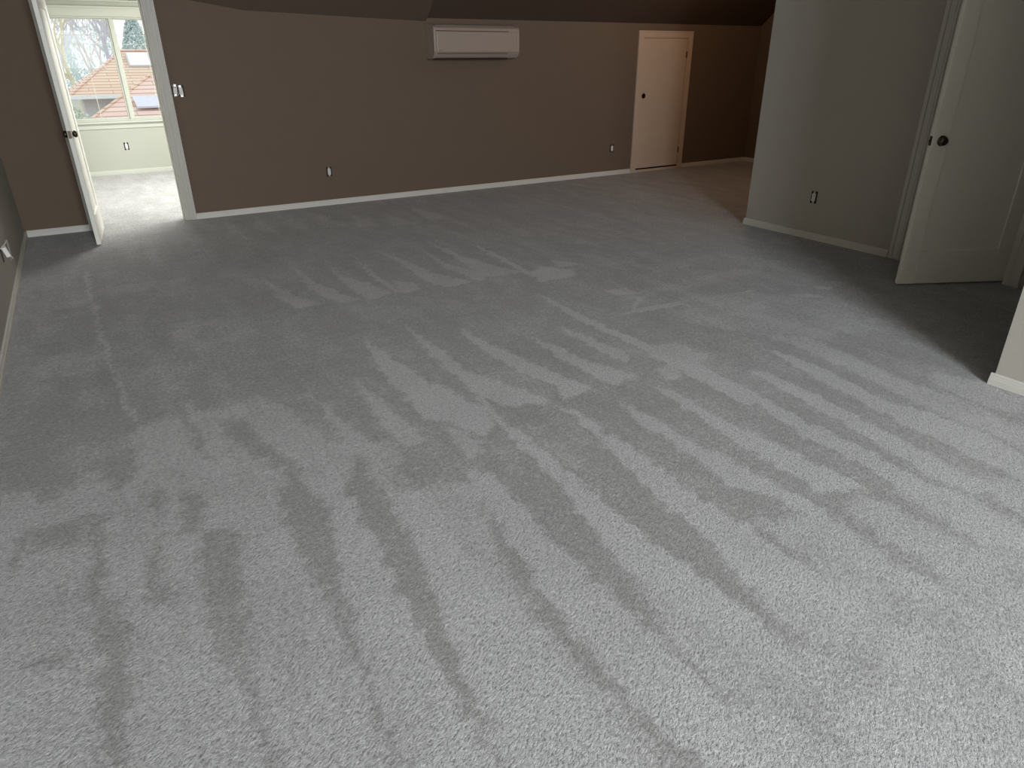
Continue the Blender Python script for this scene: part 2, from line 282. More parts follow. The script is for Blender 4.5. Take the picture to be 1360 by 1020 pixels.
 (0.4, 0.05, [(-0.447,5.486), (-0.177,5.451), (-0.158,5.323), (-0.445,5.302)]),
 (0.5, 0.05, [(-0.069,5.758), (0.437,5.667), (0.468,5.508), (-0.035,5.481)]),
 (0.45, 0.06, [(0.256,4.610), (0.694,4.501), (0.679,4.113), (0.337,3.980), (0.224,4.184)]),
 (0.42, 0.06, [(-0.117,4.016), (0.283,3.887), (0.191,3.497), (-0.041,3.590)]),
 (0.0, 0.02, [(-0.486,4.654), (-0.341,4.620), (-0.342,4.564), (-0.473,4.578)]),
 (0.0, 0.03, [(-0.436,4.568), (-0.368,4.486), (-0.390,4.408), (-0.427,4.457)]),
]

# ------------------------------------------------------------ floor
def build_floor():
    x0, x1, y0, y1, st = -.63, 5.55, -.4, 7.955, .015
    xs = np.arange(x0, x1+st/2, st); ys = np.arange(y0, y1+st/2, st); X1, Y1 = xs[-1], ys[-1]
    gx, gy = np.meshgrid(xs, ys); px, py = gx.ravel(), gy.ravel(); val = np.full(px.size, .25)
    # ragged outlines: the outlines are read through a small smooth warp
    rng = np.random.RandomState(3); wx = np.zeros(px.size); wy = np.zeros(px.size)
    for k in range(26):
        fr = 2*math.pi*rng.uniform(1.2, 14); a = rng.uniform(0, 2*math.pi); ph = rng.uniform(0, 6.28, 2); am = .0026
        u = (px*math.cos(a)+py*math.sin(a))*fr; wx += am*np.sin(u+ph[0]); wy += am*np.sin(u+ph[1])
    px = px+wx; py = py+wy
    for v, s, poly in PILE:
        P = np.array(poly); lo, hi = P.min(0)-s*2, P.max(0)+s*2
        idx = np.where((px > lo[0]) & (px < hi[0]) & (py > lo[1]) & (py < hi[1]))[0]
        if not len(idx): continue
        x, y = px[idx], py[idx]; inside = np.zeros(len(idx), bool); d = np.full(len(idx), 1e9)
        for i in range(len(P)):
            a, b = P[i], P[(i+1) % len(P)]
            c = ((a[1] > y) != (b[1] > y)) & (x < (b[0]-a[0])*(y-a[1])/(b[1]-a[1]+1e-12)+a[0]); inside ^= c
            ab = b-a; t = np.clip(((x-a[0])*ab[0]+(y-a[1])*ab[1])/(ab@ab+1e-12), 0, 1)
            d = np.minimum(d, np.hypot(x-a[0]-t*ab[0], y-a[1]-t*ab[1]))
        sd = np.where(inside, d, -d); k = np.clip(.5+sd/(2*s), 0, 1); k = k*k*(3-2*k)
        val[idx] = val[idx]*(1-k)+v*k
    nx, ny = len(xs), len(ys); n = nx*ny
    co = np.zeros((n, 3)); co[:, 0] = gx.ravel(); co[:, 1] = gy.ravel()
    i = np.arange(nx-1)[None, :] + np.arange(ny-1)[:, None]*nx
    q = np.stack([i, i+1, i+nx+1, i+nx], -1).reshape(-1, 4)
    ext = []; R = [(-.75, x0, -4.62, 8.2), (x0, X1, -4.62, y0), (x0, X1, Y1, 8.2), (X1, 9.27, -4.62, 8.2)]
    eq = []
    for a, b, c, d in R:
        k = n+len(ext); ext += [(a, c, 0), (b, c, 0), (b, d, 0), (a, d, 0)]; eq.append((k, k+1, k+2, k+3))
    co = np.vstack([co, ext]); q = np.vstack([q, eq]); val = np.concatenate([val, np.full(len(ext), .3)])
    me = bpy.data.meshes.new('floor'); me.vertices.add(len(co)); me.vertices.foreach_set('co', co.ravel())
    me.loops.add(q.size); me.loops.foreach_set('vertex_index', q.ravel()); me.polygons.add(len(q))
    me.polygons.foreach_set('loop_start', np.arange(0, q.size, 4)); me.update(calc_edges=True); me.validate()
    at = me.attributes.new('pile', 'FLOAT', 'POINT'); at.data.foreach_set('value', val.astype(np.float32))
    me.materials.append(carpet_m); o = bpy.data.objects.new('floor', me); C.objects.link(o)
    tag(o, 'grey cut-pile carpet striped with vacuum tracks across the main room', 'carpet', kind='structure')
build_floor()
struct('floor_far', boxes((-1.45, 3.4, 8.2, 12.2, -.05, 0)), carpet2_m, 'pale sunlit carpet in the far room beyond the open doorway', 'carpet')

# ------------------------------------------------------------ walls and ceiling
WY, H, HF, XL = 7.95, 3.5, 2.55, -.63
struct('wall_back', boxes((-.75, 0-.02, WY, WY+.12, 0, H), (-.02, .815, WY, WY+.12, 2.06, H), (.815, 9.27, WY, WY+.12, 0, H)), wall_m,
       'long beige back wall carrying the air conditioner and low white door', 'wall')
struct('wall_left', boxes((-.75, XL, -4.62, WY, 0, H)), wallr_m, 'dark beige wall at the left edge of the room', 'wall')
struct('wall_front', boxes((-.75, -.5, -4.62, -4.5, 0, H), (1.4, 3.69, -4.62, -4.5, 0, H), (-.5, 1.4, -4.62, -4.5, 0, 1.28), (-.5, 1.4, -4.62, -4.5, 3.12, H)), wall_m,
       'beige wall behind the camera with the bright window', 'wall')
struct('wall_right', boxes((3.69, 5.54, -4.62, 1.43, 0, H)), wallr_m, 'pale beige wall corner at the right edge, lit by daylight', 'wall')
struct('wall_closet', boxes((5.54, 5.66, -4.62, 2.255, 0, H), (5.54, 5.66, 3.085, 4.69, 0, H), (5.54, 5.66, 2.255, 3.085, 2.06, H)), wallr_m,
       'olive beige wall with an outlet and the half open panelled door', 'wall')
struct('wall_closet_side', boxes((5.66, 9.15, 4.57, 4.69, 0, H)), wall_m, 'beige wall closing the near side of the far recess', 'wall')
struct('wall_far_right', boxes((9.15, 9.27, -4.62, WY, 0, H)), wall_m, 'dark wall at the end of the recess past the low door', 'wall')
struct('wall_closet_front', boxes((5.66, 9.15, 1.31, 1.43, 0, H)), wallr_m, 'beige wall inside the closet', 'wall')
struct('ceiling', boxes((-.75, 9.27, -4.62, 8.07, H, H+.1)), flat_m, 'dark beige flat ceiling above the room', 'ceiling')
bm = bmesh.new(); add_prism(bm, [(WY, 1.93), (WY, H), (WY-1.85, H)], 'x', 3.66, 9.15)
struct('ceiling_slope', bm, ceil_m, 'dark sloping ceiling rising from the top of the low back wall', 'ceiling')

bm = bmesh.new(); LW = [(.93, 2.5), (1.0, 2.06), (1.7, 1.957), (3.66, 1.897)]
lo_ = [bm.verts.new((x, WY, z)) for x, z in LW]; up_ = [bm.verts.new((x, WY-1.85, H)) for x, z in LW]; bk_ = [bm.verts.new((x, WY, H)) for x, z in LW]
for i in range(3): bm.faces.new((lo_[i], lo_[i+1], up_[i+1], up_[i])); bm.faces.new((lo_[i], bk_[i], bk_[i+1], lo_[i+1])); bm.faces.new((bk_[i], up_[i], up_[i+1], bk_[i+1]))
for i in (0, 3): bm.faces.new((lo_[i], up_[i], bk_[i]))
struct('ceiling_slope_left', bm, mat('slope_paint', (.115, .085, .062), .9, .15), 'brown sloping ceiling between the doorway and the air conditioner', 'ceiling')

# far room
GY = 12.0; WX0, WX1, WZ0, WZ1 = -.38, 1.88, .735, 2.07
struct('wall_far_window', boxes((-1.45, WX0, GY, GY+.14, 0, HF), (WX1, 3.4, GY, GY+.14, 0, HF), (WX0, WX1, GY, GY+.14, 0, WZ0), (WX0, WX1, GY, GY+.14, WZ1, HF)), sun_m,
       'pale green wall around the window of the far room', 'wall')
struct('wall_far_left', boxes((-1.45, -1.33, 8.07, GY, 0, HF)), sun_m, 'pale green left wall of the far room', 'wall')
struct('wall_far_side', boxes((3.2, 3.32, 8.07, 8.7, 0, HF), (3.2, 3.32, 11.3, GY, 0, HF), (3.2, 3.32, 8.7, 11.3, 0, .7), (3.2, 3.32, 8.7, 11.3, 2.15, HF)), sun_m,
       'pale green right wall of the far room with a bright window', 'wall')
struct('wall_far_front', boxes((-1.45, -.02, 8.071, 8.09, 0, HF), (.815, 3.4, 8.071, 8.09, 0, HF), (-.02, .815, 8.071, 8.09, 2.06, HF)), sun_m, 'pale green wall of the far room around the doorway', 'wall')
struct('ceiling_far', boxes((-1.45, 3.4, 8.07, 12.2, HF, HF+.1)), sun_m, 'pale ceiling of the far room', 'ceiling')

# ------------------------------------------------------------ baseboards
PROF = [(0, 0), (.016, 0), (.016, .045), (.013, .050), (.013, .060), (.010, .066), (.010, .078), (.004, .088), (0, .088)]
PROF = [(d, z*.68) for d, z in PROF]   # the pile hides the foot of the boards
def baseboard(name, p0, p1, nrm, label, m=trim_m, prof=PROF):
    bm = bmesh.new(); A = []; B = []
    for d, z in prof:
        A.append(bm.verts.new((p0[0]+nrm[0]*d, p0[1]+nrm[1]*d, z))); B.append(bm.verts.new((p1[0]+nrm[0]*d, p1[1]+nrm[1]*d, z)))
    n = len(prof)
    for i in range(n): bm.faces.new((A[i], A[(i+1) % n], B[(i+1) % n], B[i]))
    bm.faces.new(A[::-1]); bm.faces.new(B)
    return struct(name, bm, m, label, 'baseboard')
baseboard('baseboard_back', (.8925, WY), (6.772, WY), (0, -1), 'white baseboard along the back wall between the doorway and low door')
baseboard('baseboard_back_right', (7.769, WY), (9.15, WY), (0, -1), 'white baseboard right of the low door in the dark recess')
baseboard('baseboard_back_left', (-.614, WY), (-.0955, WY), (0, -1), 'short white baseboard behind the open door at far left')
baseboard('baseboard_left', (XL, -4.48), (XL, WY-.018), (1, 0), 'white baseboard running along the left wall')
baseboard('baseboard_closet', (5.54, 3.175), (5.54, 4.706), (-1, 0), 'pale baseboard under the outlet on the olive beige wall')
baseboard('baseboard_right', (3.69, -4.48), (3.69, 1.446), (-1, 0), 'bright white baseboard at the near right wall corner')
baseboard('baseboard_right_return', (3.69, 1.43), (5.52, 1.43), (0, 1), 'baseboard around the hidden side of the right wall corner')
baseboard('baseboard_far_right', (9.15, 4.71), (9.15, WY-.018), (-1, 0), 'dim baseboard at the end of the dark recess')
baseboard('baseboard_far_room', (-1.33, GY), (3.2, GY), (0, -1), 'pale baseboard under the far room window', suntrim_m)

# ------------------------------------------------------------ casings (stepped profile)
def casing(name, axis, face, out, a0, a1, top, depth, label, m=trim_m, wd=.092, full=True):
    """Door casing on a wall plane; axis = running axis of the wall, out = direction into the room, a0..a1 clear opening."""
    bm = bmesh.new()
    def B(a, b, z0, z1, d0, d1):
        lo, hi = sorted((face+out*d0, face+out*d1)); lo2, hi2 = sorted((a, b))
        add_box(bm, *((lo2, hi2, lo, hi, z0, z1) if axis == 'x' else (lo, hi, lo2, hi2, z0, z1)))
    for s, e in ((-1, a0), (1, a1)):
        B(e, e+s*wd, 0, top+wd, 0, .014)                      # flat board
        B(e+s*.016, e+s*.028, 0, top+.028, .014, .018)        # inner bead
        B(e+s*(wd-.030), e+s*wd, 0, top+wd, .014, .022)       # back band
        B(e, e-s*.018, 0, top, -depth, .008)                  # jamb
        B(e-s*.018, e-s*.030, 0, top-.018, -depth*.62, -depth*.38)  # stop
    B(a0, a1, top, top+wd, 0, .014); B(a0, a1, top+wd-.030, top+wd, .014, .022); B(a0, a1, top-.018, top, -depth, .008)
    return struct(name, bm, m, label, 'door frame', bevel=.002)
casing('trim_1', 'x', WY, -1, 0-.003, .800, 2.045, .12, 'white stepped door casing around the bright left doorway', casing_m)
casing('trim_2', 'y', 5.54, -1, 2.27, 3.07, 2.045, .12, 'white door casing around the half open panelled door at right')
bm = boxes((-.02-.09, -.005, 8.09, 8.104, 0, 2.14), (.80, .89, 8.09, 8.104, 0, 2.14), (-.005, .80, 8.09, 8.104, 2.05, 2.14))
struct('trim_3', bm, suntrim_m, 'casing on the far side of the left doorway', 'door frame')

# ------------------------------------------------------------ doors
def knob_bm(side):
    bm = bmesh.new()
    mt = Matrix.Rotation(math.radians(-90*side), 4, 'X') if side else Matrix()
    add_lathe(bm, [(.034, 0), (.034, .003), (.030, .007), (.016, .010), (.011, .014), (.011, .030), (.015, .036), (.024, .042), (.0285, .050), (.0285, .058), (.024, .066), (.014, .070), (.002, .071)], 24, mt)
    return bm
def panel_door(name, loc, rz, wd, ht, label, m, hinge_side, kz=.95):
    """Leaf runs from the hinge at local x=0 to x=wd; thickness .035 in y (0..-.035 seen face = y 0)."""
    root = empty(name, loc, label, 'door', kind='structure', rz=rz)
    T = .035; st = .115; zb = .25; zt = ht-.115; z0 = .012
    bm = boxes((0, st, -T, 0, z0, ht), (wd-st, wd, -T, 0, z0, ht), (st, wd-st, -T, 0, z0, zb), (st, wd-st, -T, 0, zt, ht))
    obj('frame', bm, m, root, bevel=.003)
    obj('panel', boxes((st-.004, wd-st+.004, -T+.011, -.011, zb-.004, zt+.004)), m, root)
    for s, y in ((1, 0), (-1, -T)):
        k = obj('door_knob', knob_bm(-s if s > 0 else 1), bronze_m, root, smooth=True, loc=(wd-.068, y, kz))
        k['label'] = 'dark bronze round knob'
    lp = obj('latch_plate', boxes((wd-.001, wd+.0015, -T/2-.0125, -T/2+.0125, kz-.03, kz+.03), (wd, wd+.010, -T/2-.007, -T/2+.006, kz-.007, kz+.007)), bronze_m, root)
    for z in (.25, 1.05, 1.85):
        bm = bmesh.new(); add_lathe(bm, [(.0065, -.045), (.0065, .045), (.004, .05)], 12, Matrix.Translation((-.004, hinge_side, z)))
        add_box(bm, -.0035, .0005, -T+.004, -.001, z-.044, z+.044)
        obj('hinge', bm, steel_m, root)
    return root
# left doorway: hinged at its left jamb, swung into this room (leaf runs towards -y)
panel_door('door_1', (.030, WY-.012, 0), math.radians(-94.5), .765, 2.025, 'white one-panel door standing open at the bright left doorway', door_m, -.041)
# right doorway
panel_door('door_2', (5.585, 2.30, 0), math.radians(180-26.5), .765+.05, 2.025, 'white one-panel door half open in the right-hand wall', door_m, .006, .995)
# strike plate on the far jamb of door 2
obj('strike_plate', boxes((5.555, 5.585, 3.0495, 3.0525, .96, 1.03)), bronze_m); tag(bpy.data.objects['strike_plate'], 'dark strike plate on the jamb beside the half open right door', 'strike plate')

# low access door
root = empty('door_3', (6.776, WY, 0), 'low flush cream door in the back wall right of the air conditioner', 'door', kind='structure')
wd3, top3 = .989, 1.845
bm = boxes((0, .088, -.016, 0, .034, top3), (wd3-.088, wd3, -.016, 0, .034, top3), (.088, wd3-.088, -.016, 0, top3-.088, top3), (-.004, wd3+.004, -.018, 0, 0, .034),
           (0, .02, -.022, -.016, .034, top3), (wd3-.02, wd3, -.022, -.016, .034, top3), (.02, wd3-.02, -.022, -.016, top3-.02, top3))
obj('frame', bm, cream_m, root, bevel=.002)
obj('door_leaf', boxes((.0925, wd3-.0925, -.009, 0, .055, top3-.0925)), cream_m, root, bevel=.002)
obj('reveal', boxes((.088, wd3-.088, -.002, 0, .034, top3-.088)), slot_m, root)
k = obj('door_knob', knob_bm(1), bronze_m, root, smooth=True, loc=(.155, -.009, 1.03)); k['label'] = 'dark bronze knob'
for z in (.27, 1.55):
    bm = boxes((wd3-.0995, wd3-.0945, -.016, -.009, z-.04, z+.04)); add_lathe(bm, [(.006, -.04), (.006, .04)], 10, Matrix.Translation((wd3-.091, -.018, z)))
    obj('hinge', bm, bronze_m, root)

# ------------------------------------------------------------ windows
def sash(parent, x0, x1, z0, z1, y, m, muntx=(), muntz=()):
    f = .026
    s = obj('sash', boxes((x0, x0+f, y, y+.04, z0, z1), (x1-f, x1, y, y+.04, z0, z1), (x0+f, x1-f, y, y+.04, z0, z0+f), (x0+f, x1-f, y, y+.04, z1-f*.5, z1)), m, parent, bevel=.003)
    obj('pane', boxes((x0+f, x1-f, y+.018, y+.022, z0+f, z1-f*.5)), glass_m, s)
    bs = [(mx-.004, mx+.004, y+.008, y+.017, z0+f, z1-f*.5) for mx in muntx] + [(x0+f, x1-f, y+.009, y+.016, mz-.003, mz+.003) for mz in muntz]
    if bs: obj('grille', boxes(*bs), m, s)
win = empty('window_1', (0, 0, 0), 'bright window of the far room looking onto orange roofs', 'window', kind='structure')
obj('window_frame', boxes((WX0, WX0+.03, GY+.01, GY+.12, WZ0, WZ1), (WX1-.03, WX1, GY+.01, GY+.12, WZ0, WZ1), (WX0, WX1, GY+.01, GY+.12, WZ1-.02, WZ1), (WX0, WX1, GY+.01, GY+.12, WZ0, WZ0+.02),
                          (.735, .770, GY+.03, GY+.10, WZ0, WZ1)), suntrim_m, win, bevel=.003)
gz = (1.395, 1.73, 1.845)
sash(win, WX0+.03, .735, WZ0+.02, WZ1-.02, GY+.05, suntrim_m, (0.0, .366), gz)
sash(win, .770, WX1-.03, WZ0+.02, WZ1-.02, GY+.05, suntrim_m, (1.14, 1.5), gz)
obj('window_sill', boxes((WX0-.10, WX1+.10, GY-.055, GY+.01, WZ0-.028, WZ0)), suntrim_m, win, bevel=.005)
obj('apron', boxes((WX0-.07, WX1+.07, GY-.014, GY, WZ0-.10, WZ0-.028)), suntrim_m, win, bevel=.002)
obj('casing', boxes((WX0-.09, WX0, GY-.016, GY, WZ0, WZ1), (WX1, WX1+.09, GY-.016, GY, WZ0, WZ1), (WX0-.09, WX1+.09, GY-.016, GY, WZ1, WZ1+.10), (WX0-.10, WX1+.10, GY-.026, GY, WZ1+.10, WZ1+.125),
                    (WX0-.12, WX1+.12, GY-.05, GY, WZ1+.18, WZ1+.20)), suntrim_m, win, bevel=.002)
w2 = empty('window_2', (0, 0, 0), 'window in the wall behind the camera', 'window', kind='structure')
obj('window_frame', boxes((-.5, -.46, -4.6, -4.52, 1.28, 3.12), (1.36, 1.4, -4.6, -4.52, 1.28, 3.12), (-.46, 1.36, -4.6, -4.52, 3.08, 3.12), (-.46, 1.36, -4.6, -4.52, 1.28, 1.32), (.43, .47, -4.6, -4.52, 1.32, 3.08)), trim_m, w2)
obj('pane', boxes((-.46, 1.36, -4.57, -4.565, 1.32, 3.08)), glass_m, w2)
w3 = empty('window_3', (0, 0, 0), 'bright side window of the far room', 'window', kind='structure')
obj('window_frame', boxes((3.22, 3.30, 8.7, 8.74, .7, 2.15), (3.22, 3.30, 11.26, 11.3, .7, 2.15), (3.22, 3.30, 8.7, 11.3, 2.11, 2.15), (3.22, 3.30, 8.7, 11.3, .7, .74), (3.22, 3.30, 9.98, 10.02, .7, 2.15)), suntrim_m, w3)
obj('pane', boxes((3.25, 3.255, 8.74, 11.26, .74, 2.11)), glass_m, w3)

# ------------------------------------------------------------ air conditioner
ac = empty('air_conditioner', (3.645, WY, 1.51), 'white wall-mounted air conditioner high on the back wall', 'air conditioner')
AW, AD = 1.115, .215
sec = [(0, .005), (-.10, 0), (-.165, .012), (-.200, .05), (-.205, .062), (-AD+.006, .068), (-AD, .08), (-AD, .275), (-AD+.003, .30), (-.205, .318), (-.18, .335), (-.05, .365), (0, .37)]
bm = bmesh.new(); add_prism(bm, sec, 'x', .022, AW-.022); obj('body', bm, ac_m, ac, bevel=.003)
for x0, x1 in ((0, .024), (AW-.024, AW)):
    bm = bmesh.new(); add_prism(bm, [(y*1.01-(.004 if y < -.1 else 0), z if z < .3 else z+.003) for y, z in sec], 'x', x0, x1); obj('end_cap', bm, ac_m, ac, bevel=.006)
obj('front_panel', boxes((.030, AW-.030, -AD-.014, -AD+.004, .072, .282)), ac_m, ac, bevel=.006)
obj('panel_gap', boxes((.030, AW*.87, -AD-.001, -AD+.02, .284, .290)), black_p, ac)
lv = obj('louver', boxes((.045, AW-.16, -.203, -.150, .010, .0165)), ac_m, ac, bevel=.002, loc=(0, 0, .018))
obj('air_outlet', boxes((.040, AW-.155, -.196, -.08, .0, .010)), black_p, ac); obj('lower_gap', boxes((.040, AW-.155, -.2085, -.19, .055, .061)), black_p, ac)
obj('intake_grille', boxes((.04, AW-.04, -.17, -.04, .330, .3455)), acgrey_m, ac)
obj('badge', boxes((.052, .094, -AD-.0155, -AD-.0135, .086, .093)), acgrey_m, ac)

# ------------------------------------------------------------ electrical devices without cover plates
def outlet(loc, rz, label):                       # local: faces -y
    r = empty('electrical_outlet', loc, label, 'outlet', 'uncovered wall outlets', rz=rz)
    obj('wall_box', boxes((-.031, .031, -.0015, .002, -.053, .053)), black_p, r)
    bm = boxes((-.017, .017, -.010, 0, -.033, .033)); d = obj('receptacle', bm, white_p, r, bevel=.003)
    bm = bmesh.new()
    for s in (-1, 1):
        bm = bmesh.new(); add_lathe(bm, [(.0165, 0), (.0165, .004), (.0155, .005)], 20, Matrix.Translation((0, -.010, s*.0195)) @ Matrix.Rotation(math.radians(90), 4, 'X'))
        obj('socket_face', bm, white_p, d)
    for s in (-1, 1):
        for q in ((-.0075, -.0055, -.0158, -.0145, s*.0195, s*.0195+.008), (.0055, .0075, -.0158, -.0145, s*.0195, s*.0195+.007), (-.002, .002, -.0158, -.0145, s*.0195-.010, s*.0195-.006)):
            obj('slot', boxes(q), slot_m, d)
    obj('mounting_strap', boxes((-.010, .010, -.004, -.0005, -.052, .052)), steel_m, r)
    return r
o1 = outlet((2.36, WY, .368), 0, 'white uncovered outlet on the back wall between doorway and air conditioner')
for loc, rz, lab in (((6.42, WY, .362), 0, 'white uncovered outlet just left of the low cream door'),
                     ((5.54, 3.963, .369), -math.pi/2, 'white uncovered outlet on the olive beige wall left of the half open door'),
                     ((.595, GY, .385), 0, 'small uncovered outlet below the window in the far room')):
    c = copy_tree(o1); c.location = loc; c.rotation_euler.z = rz; c['label'] = lab
sw = empty('light_switch', (.957, WY, 1.245), 'two uncovered white light switches in one box right of the left doorway', 'light switch')
obj('wall_box', boxes((-.054, .056, -.0015, .002, -.052, .052)), black_p, sw)
for i, (x, dz, a) in enumerate(((-.028, .006, .10), (.022, -.004, -.06))):
    d = obj('switch_body', boxes((-.017, .017, -.020, 0, -.034, .034)), white_p, sw, bevel=.003, loc=(x, 0, dz)); d.rotation_euler.y = a
    obj('toggle', boxes((-.005, .005, -.034, -.020, -.004 if i else -.012, .012 if i else .004)), white_p, d, bevel=.002)
    obj('mounting_strap', boxes((-.011, .011, -.008, -.004, -.053, .053)), steel_m, d)
bm = bmesh.new()
add_tube(bm, [(-.052, -.004, .050), (-.045, -.030, .046), (-.030, -.034, .030), (-.006, -.024, .038), (.0, -.004, .052)], .004)
obj('loose_wire', bm, wire_m, sw, smooth=True); bm = bmesh.new()
add_tube(bm, [(-.004, -.004, -.010), (.0, -.028, -.022), (-.02, -.034, -.044), (-.045, -.02, -.05), (-.05, -.004, -.04)], .004)
obj('loose_wire', bm, wire_m, sw, smooth=True)

# pulled-out outlet on the left wall with its cable
lo = empty('electrical_outlet', (XL, 5.82, .31), 'pulled-out outlet with hanging cable low on the left wall', 'outlet', rz=math.pi/2)
obj('wall_box', boxes((-.034, .034, -.0015, .002, -.058, .058)), black_p, lo)
d = obj('receptacle', boxes((-.019, .019, -.045, -.018, -.035, .035)), white_p, lo, bevel=.003); d.rotation_euler.x = -.25
obj('mounting_strap', boxes((-.011, .011, -.046, -.043, -.055, .055)), steel_m, d)
bm = bmesh.new()
add_tube(bm, [(.0, -.002, .03), (.06, -.03, .05), (.13, -.04, .06), (.22, -.03, .02), (.29, -.02, -.06), (.31, -.012, -.12)], .0045)
obj('cable', bm, wire_m, lo, smooth=True)

# ------------------------------------------------------------ outside the far window
def roof_mat(name, c1, c2, course):
    m = bpy.data.materials.new(name); m.use_nodes = True; N = m.node_tree.nodes; L = m.node_tree.links; p = N['Principled BSDF']; p.inputs['Roughness'].default_value = .9
    tc = N.new('ShaderNodeTexCoord'); mp = N.new('ShaderNodeMapping'); mp.inputs['Rotation'].default_value = (math.radians(90), 0, 0)
    L.new(tc.outputs['Object'], mp.inputs['Vector'])
    b = N.new('ShaderNodeTexBrick'); b.inputs['Scale'].default_value = 1; b.inputs['Row Height'].default_value = course; b.inputs['Brick Width'].default_value = course*16
    b.inputs['Mortar Size'].default_value = course*.10; b.inputs['Color1'].default_value = (*c1, 1); b.inputs['Color2'].default_value = (*c2, 1); b.inputs['Mortar'].default_value = tuple(c*.55 for c in c1)+(1,)
    L.new(mp.outputs[0], b.inputs['Vector']); L.new(b.outputs['Color'], p.inputs['Base Color']); return m
rf1 = roof_mat('orange_roof_tiles', (.80, .60, .46), (.86, .68, .52), .17)
rf2 = roof_mat('pink_roof_tiles', (.82, .60, .52), (.88, .68, .58), .16)
hw_m = mat('pale_stucco', (.62, .60, .62), .9); gut_m = mat('white_gutter', (.9, .9, .92), .5); sky_m = mat('skylight_glass', (.93, .94, .97), .15, .6)
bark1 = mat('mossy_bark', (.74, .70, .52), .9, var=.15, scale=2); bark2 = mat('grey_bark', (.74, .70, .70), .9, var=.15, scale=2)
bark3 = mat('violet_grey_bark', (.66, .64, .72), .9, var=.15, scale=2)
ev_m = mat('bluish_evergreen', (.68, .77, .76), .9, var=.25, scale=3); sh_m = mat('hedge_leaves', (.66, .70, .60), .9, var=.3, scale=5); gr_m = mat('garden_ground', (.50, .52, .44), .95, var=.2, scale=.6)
GZ = -4.0
struct('ground', boxes((-80, 100, 16, 200, GZ-.5, GZ)), gr_m, 'pale garden ground far below the window', 'ground')
def hip_roof(bm, x0, x1, y0, y1, ze, rx0, rx1, ry, zr, th=.18, xb=None):
    A = [(x0, y0, ze), (x1, y0, ze), (x1, y1, ze), (x0 if xb is None else xb, y1, ze)]; R0, R1 = (rx0, ry, zr), (rx1, ry, zr)
    def V(p, d=0): return bm.verts.new((p[0], p[1], p[2]-d))
    a = [V(p) for p in A]; r0, r1 = V(R0), V(R1)
    bm.faces.new((a[0], a[1], r1, r0)); bm.faces.new((a[1], a[2], r1)); bm.faces.new((a[2], a[3], r0, r1)); bm.faces.new((a[3], a[0], r0))
    b = [V(p, th) for p in A]; bm.faces.new(b[::-1])
    for i in range(4): bm.faces.new((a[i], b[i], b[(i+1) % 4], a[(i+1) % 4]))
h = empty('house', (0, 0, 0), 'neighbouring house with an orange tiled hip roof and white skylight', 'house')
bm = bmesh.new(); hip_roof(bm, .2, 14, 55, 69, -.42, 4.13, 10.2, 62, 2.24); r = obj('roof', bm, rf1, h)
hp = bmesh.new(); add_tube(hp, [(.2, 55, -.38), (4.13, 62, 2.28)], .09); add_tube(hp, [(4.13, 62, 2.28), (10.2, 62, 2.28)], .10); obj('ridge_cap', hp, rf2, r)
bm = boxes((.9, 13.3, 55.9, 68.1, GZ, -.5)); wl = obj('wall', bm, hw_m, h)
obj('gutter', boxes((.1, 14.1, 54.85, 55.0, -.62, -.40)), gut_m, h)
hwm = mat('dark_window', (.3, .32, .38), .2)
for x_ in (2.2, 5.0): obj('window', boxes((x_, x_+1.4, 55.84, 55.92, -2.2, -1.0)), hwm, h)
# skylight lying on the slope (rise 2.66 over 7)
sl = math.atan2(2.66, 7); bm = boxes((-.68, .68, -.85, .85, .02, .22)); s_ = obj('skylight', bm, sky_m, h, loc=(5.05, 60.1, 1.55)); s_.rotation_euler.x = sl+.12
bm = boxes((-.78, .78, -.95, -.85, -.02, .20), (-.78, .78, .85, .95, -.02, .18), (-.78, -.68, -.85, .85, -.02, .18), (.68, .78, -.85, .85, -.02, .18)); obj('skylight_frame', bm, hw_m, s_)
h2 = empty('house', (0, 0, 0), 'nearer house with a pink tiled hip roof low in the window', 'house')
bm = bmesh.new(); hip_roof(bm, .55, 13, 36, 52, -.80, 4.86, 9, 44, 1.37, xb=9.2); r = obj('roof', bm, rf2, h2)
hp = bmesh.new(); add_tube(hp, [(.55, 36, -.77), (4.86, 44, 1.40)], .06); obj('ridge_cap', hp, rf1, r)
bm = bmesh.new(); add_prism(bm, [(1.5, 36.8), (12.4, 36.8), (12.4, 51.2), (9.3, 51.2)], 'z', GZ, -.9); obj('wall', bm, hw_m, h2)
pn = obj('roof_panel', boxes((-.62, .62, -.75, .75, .02, .10)), mat('pale_blue_glass', (.66, .70, .82), .2, .6, var=.15, scale=6), h2, loc=(3.25, 37.9, -.20)); pn.rotation_euler.x = math.atan2(2.17, 8)

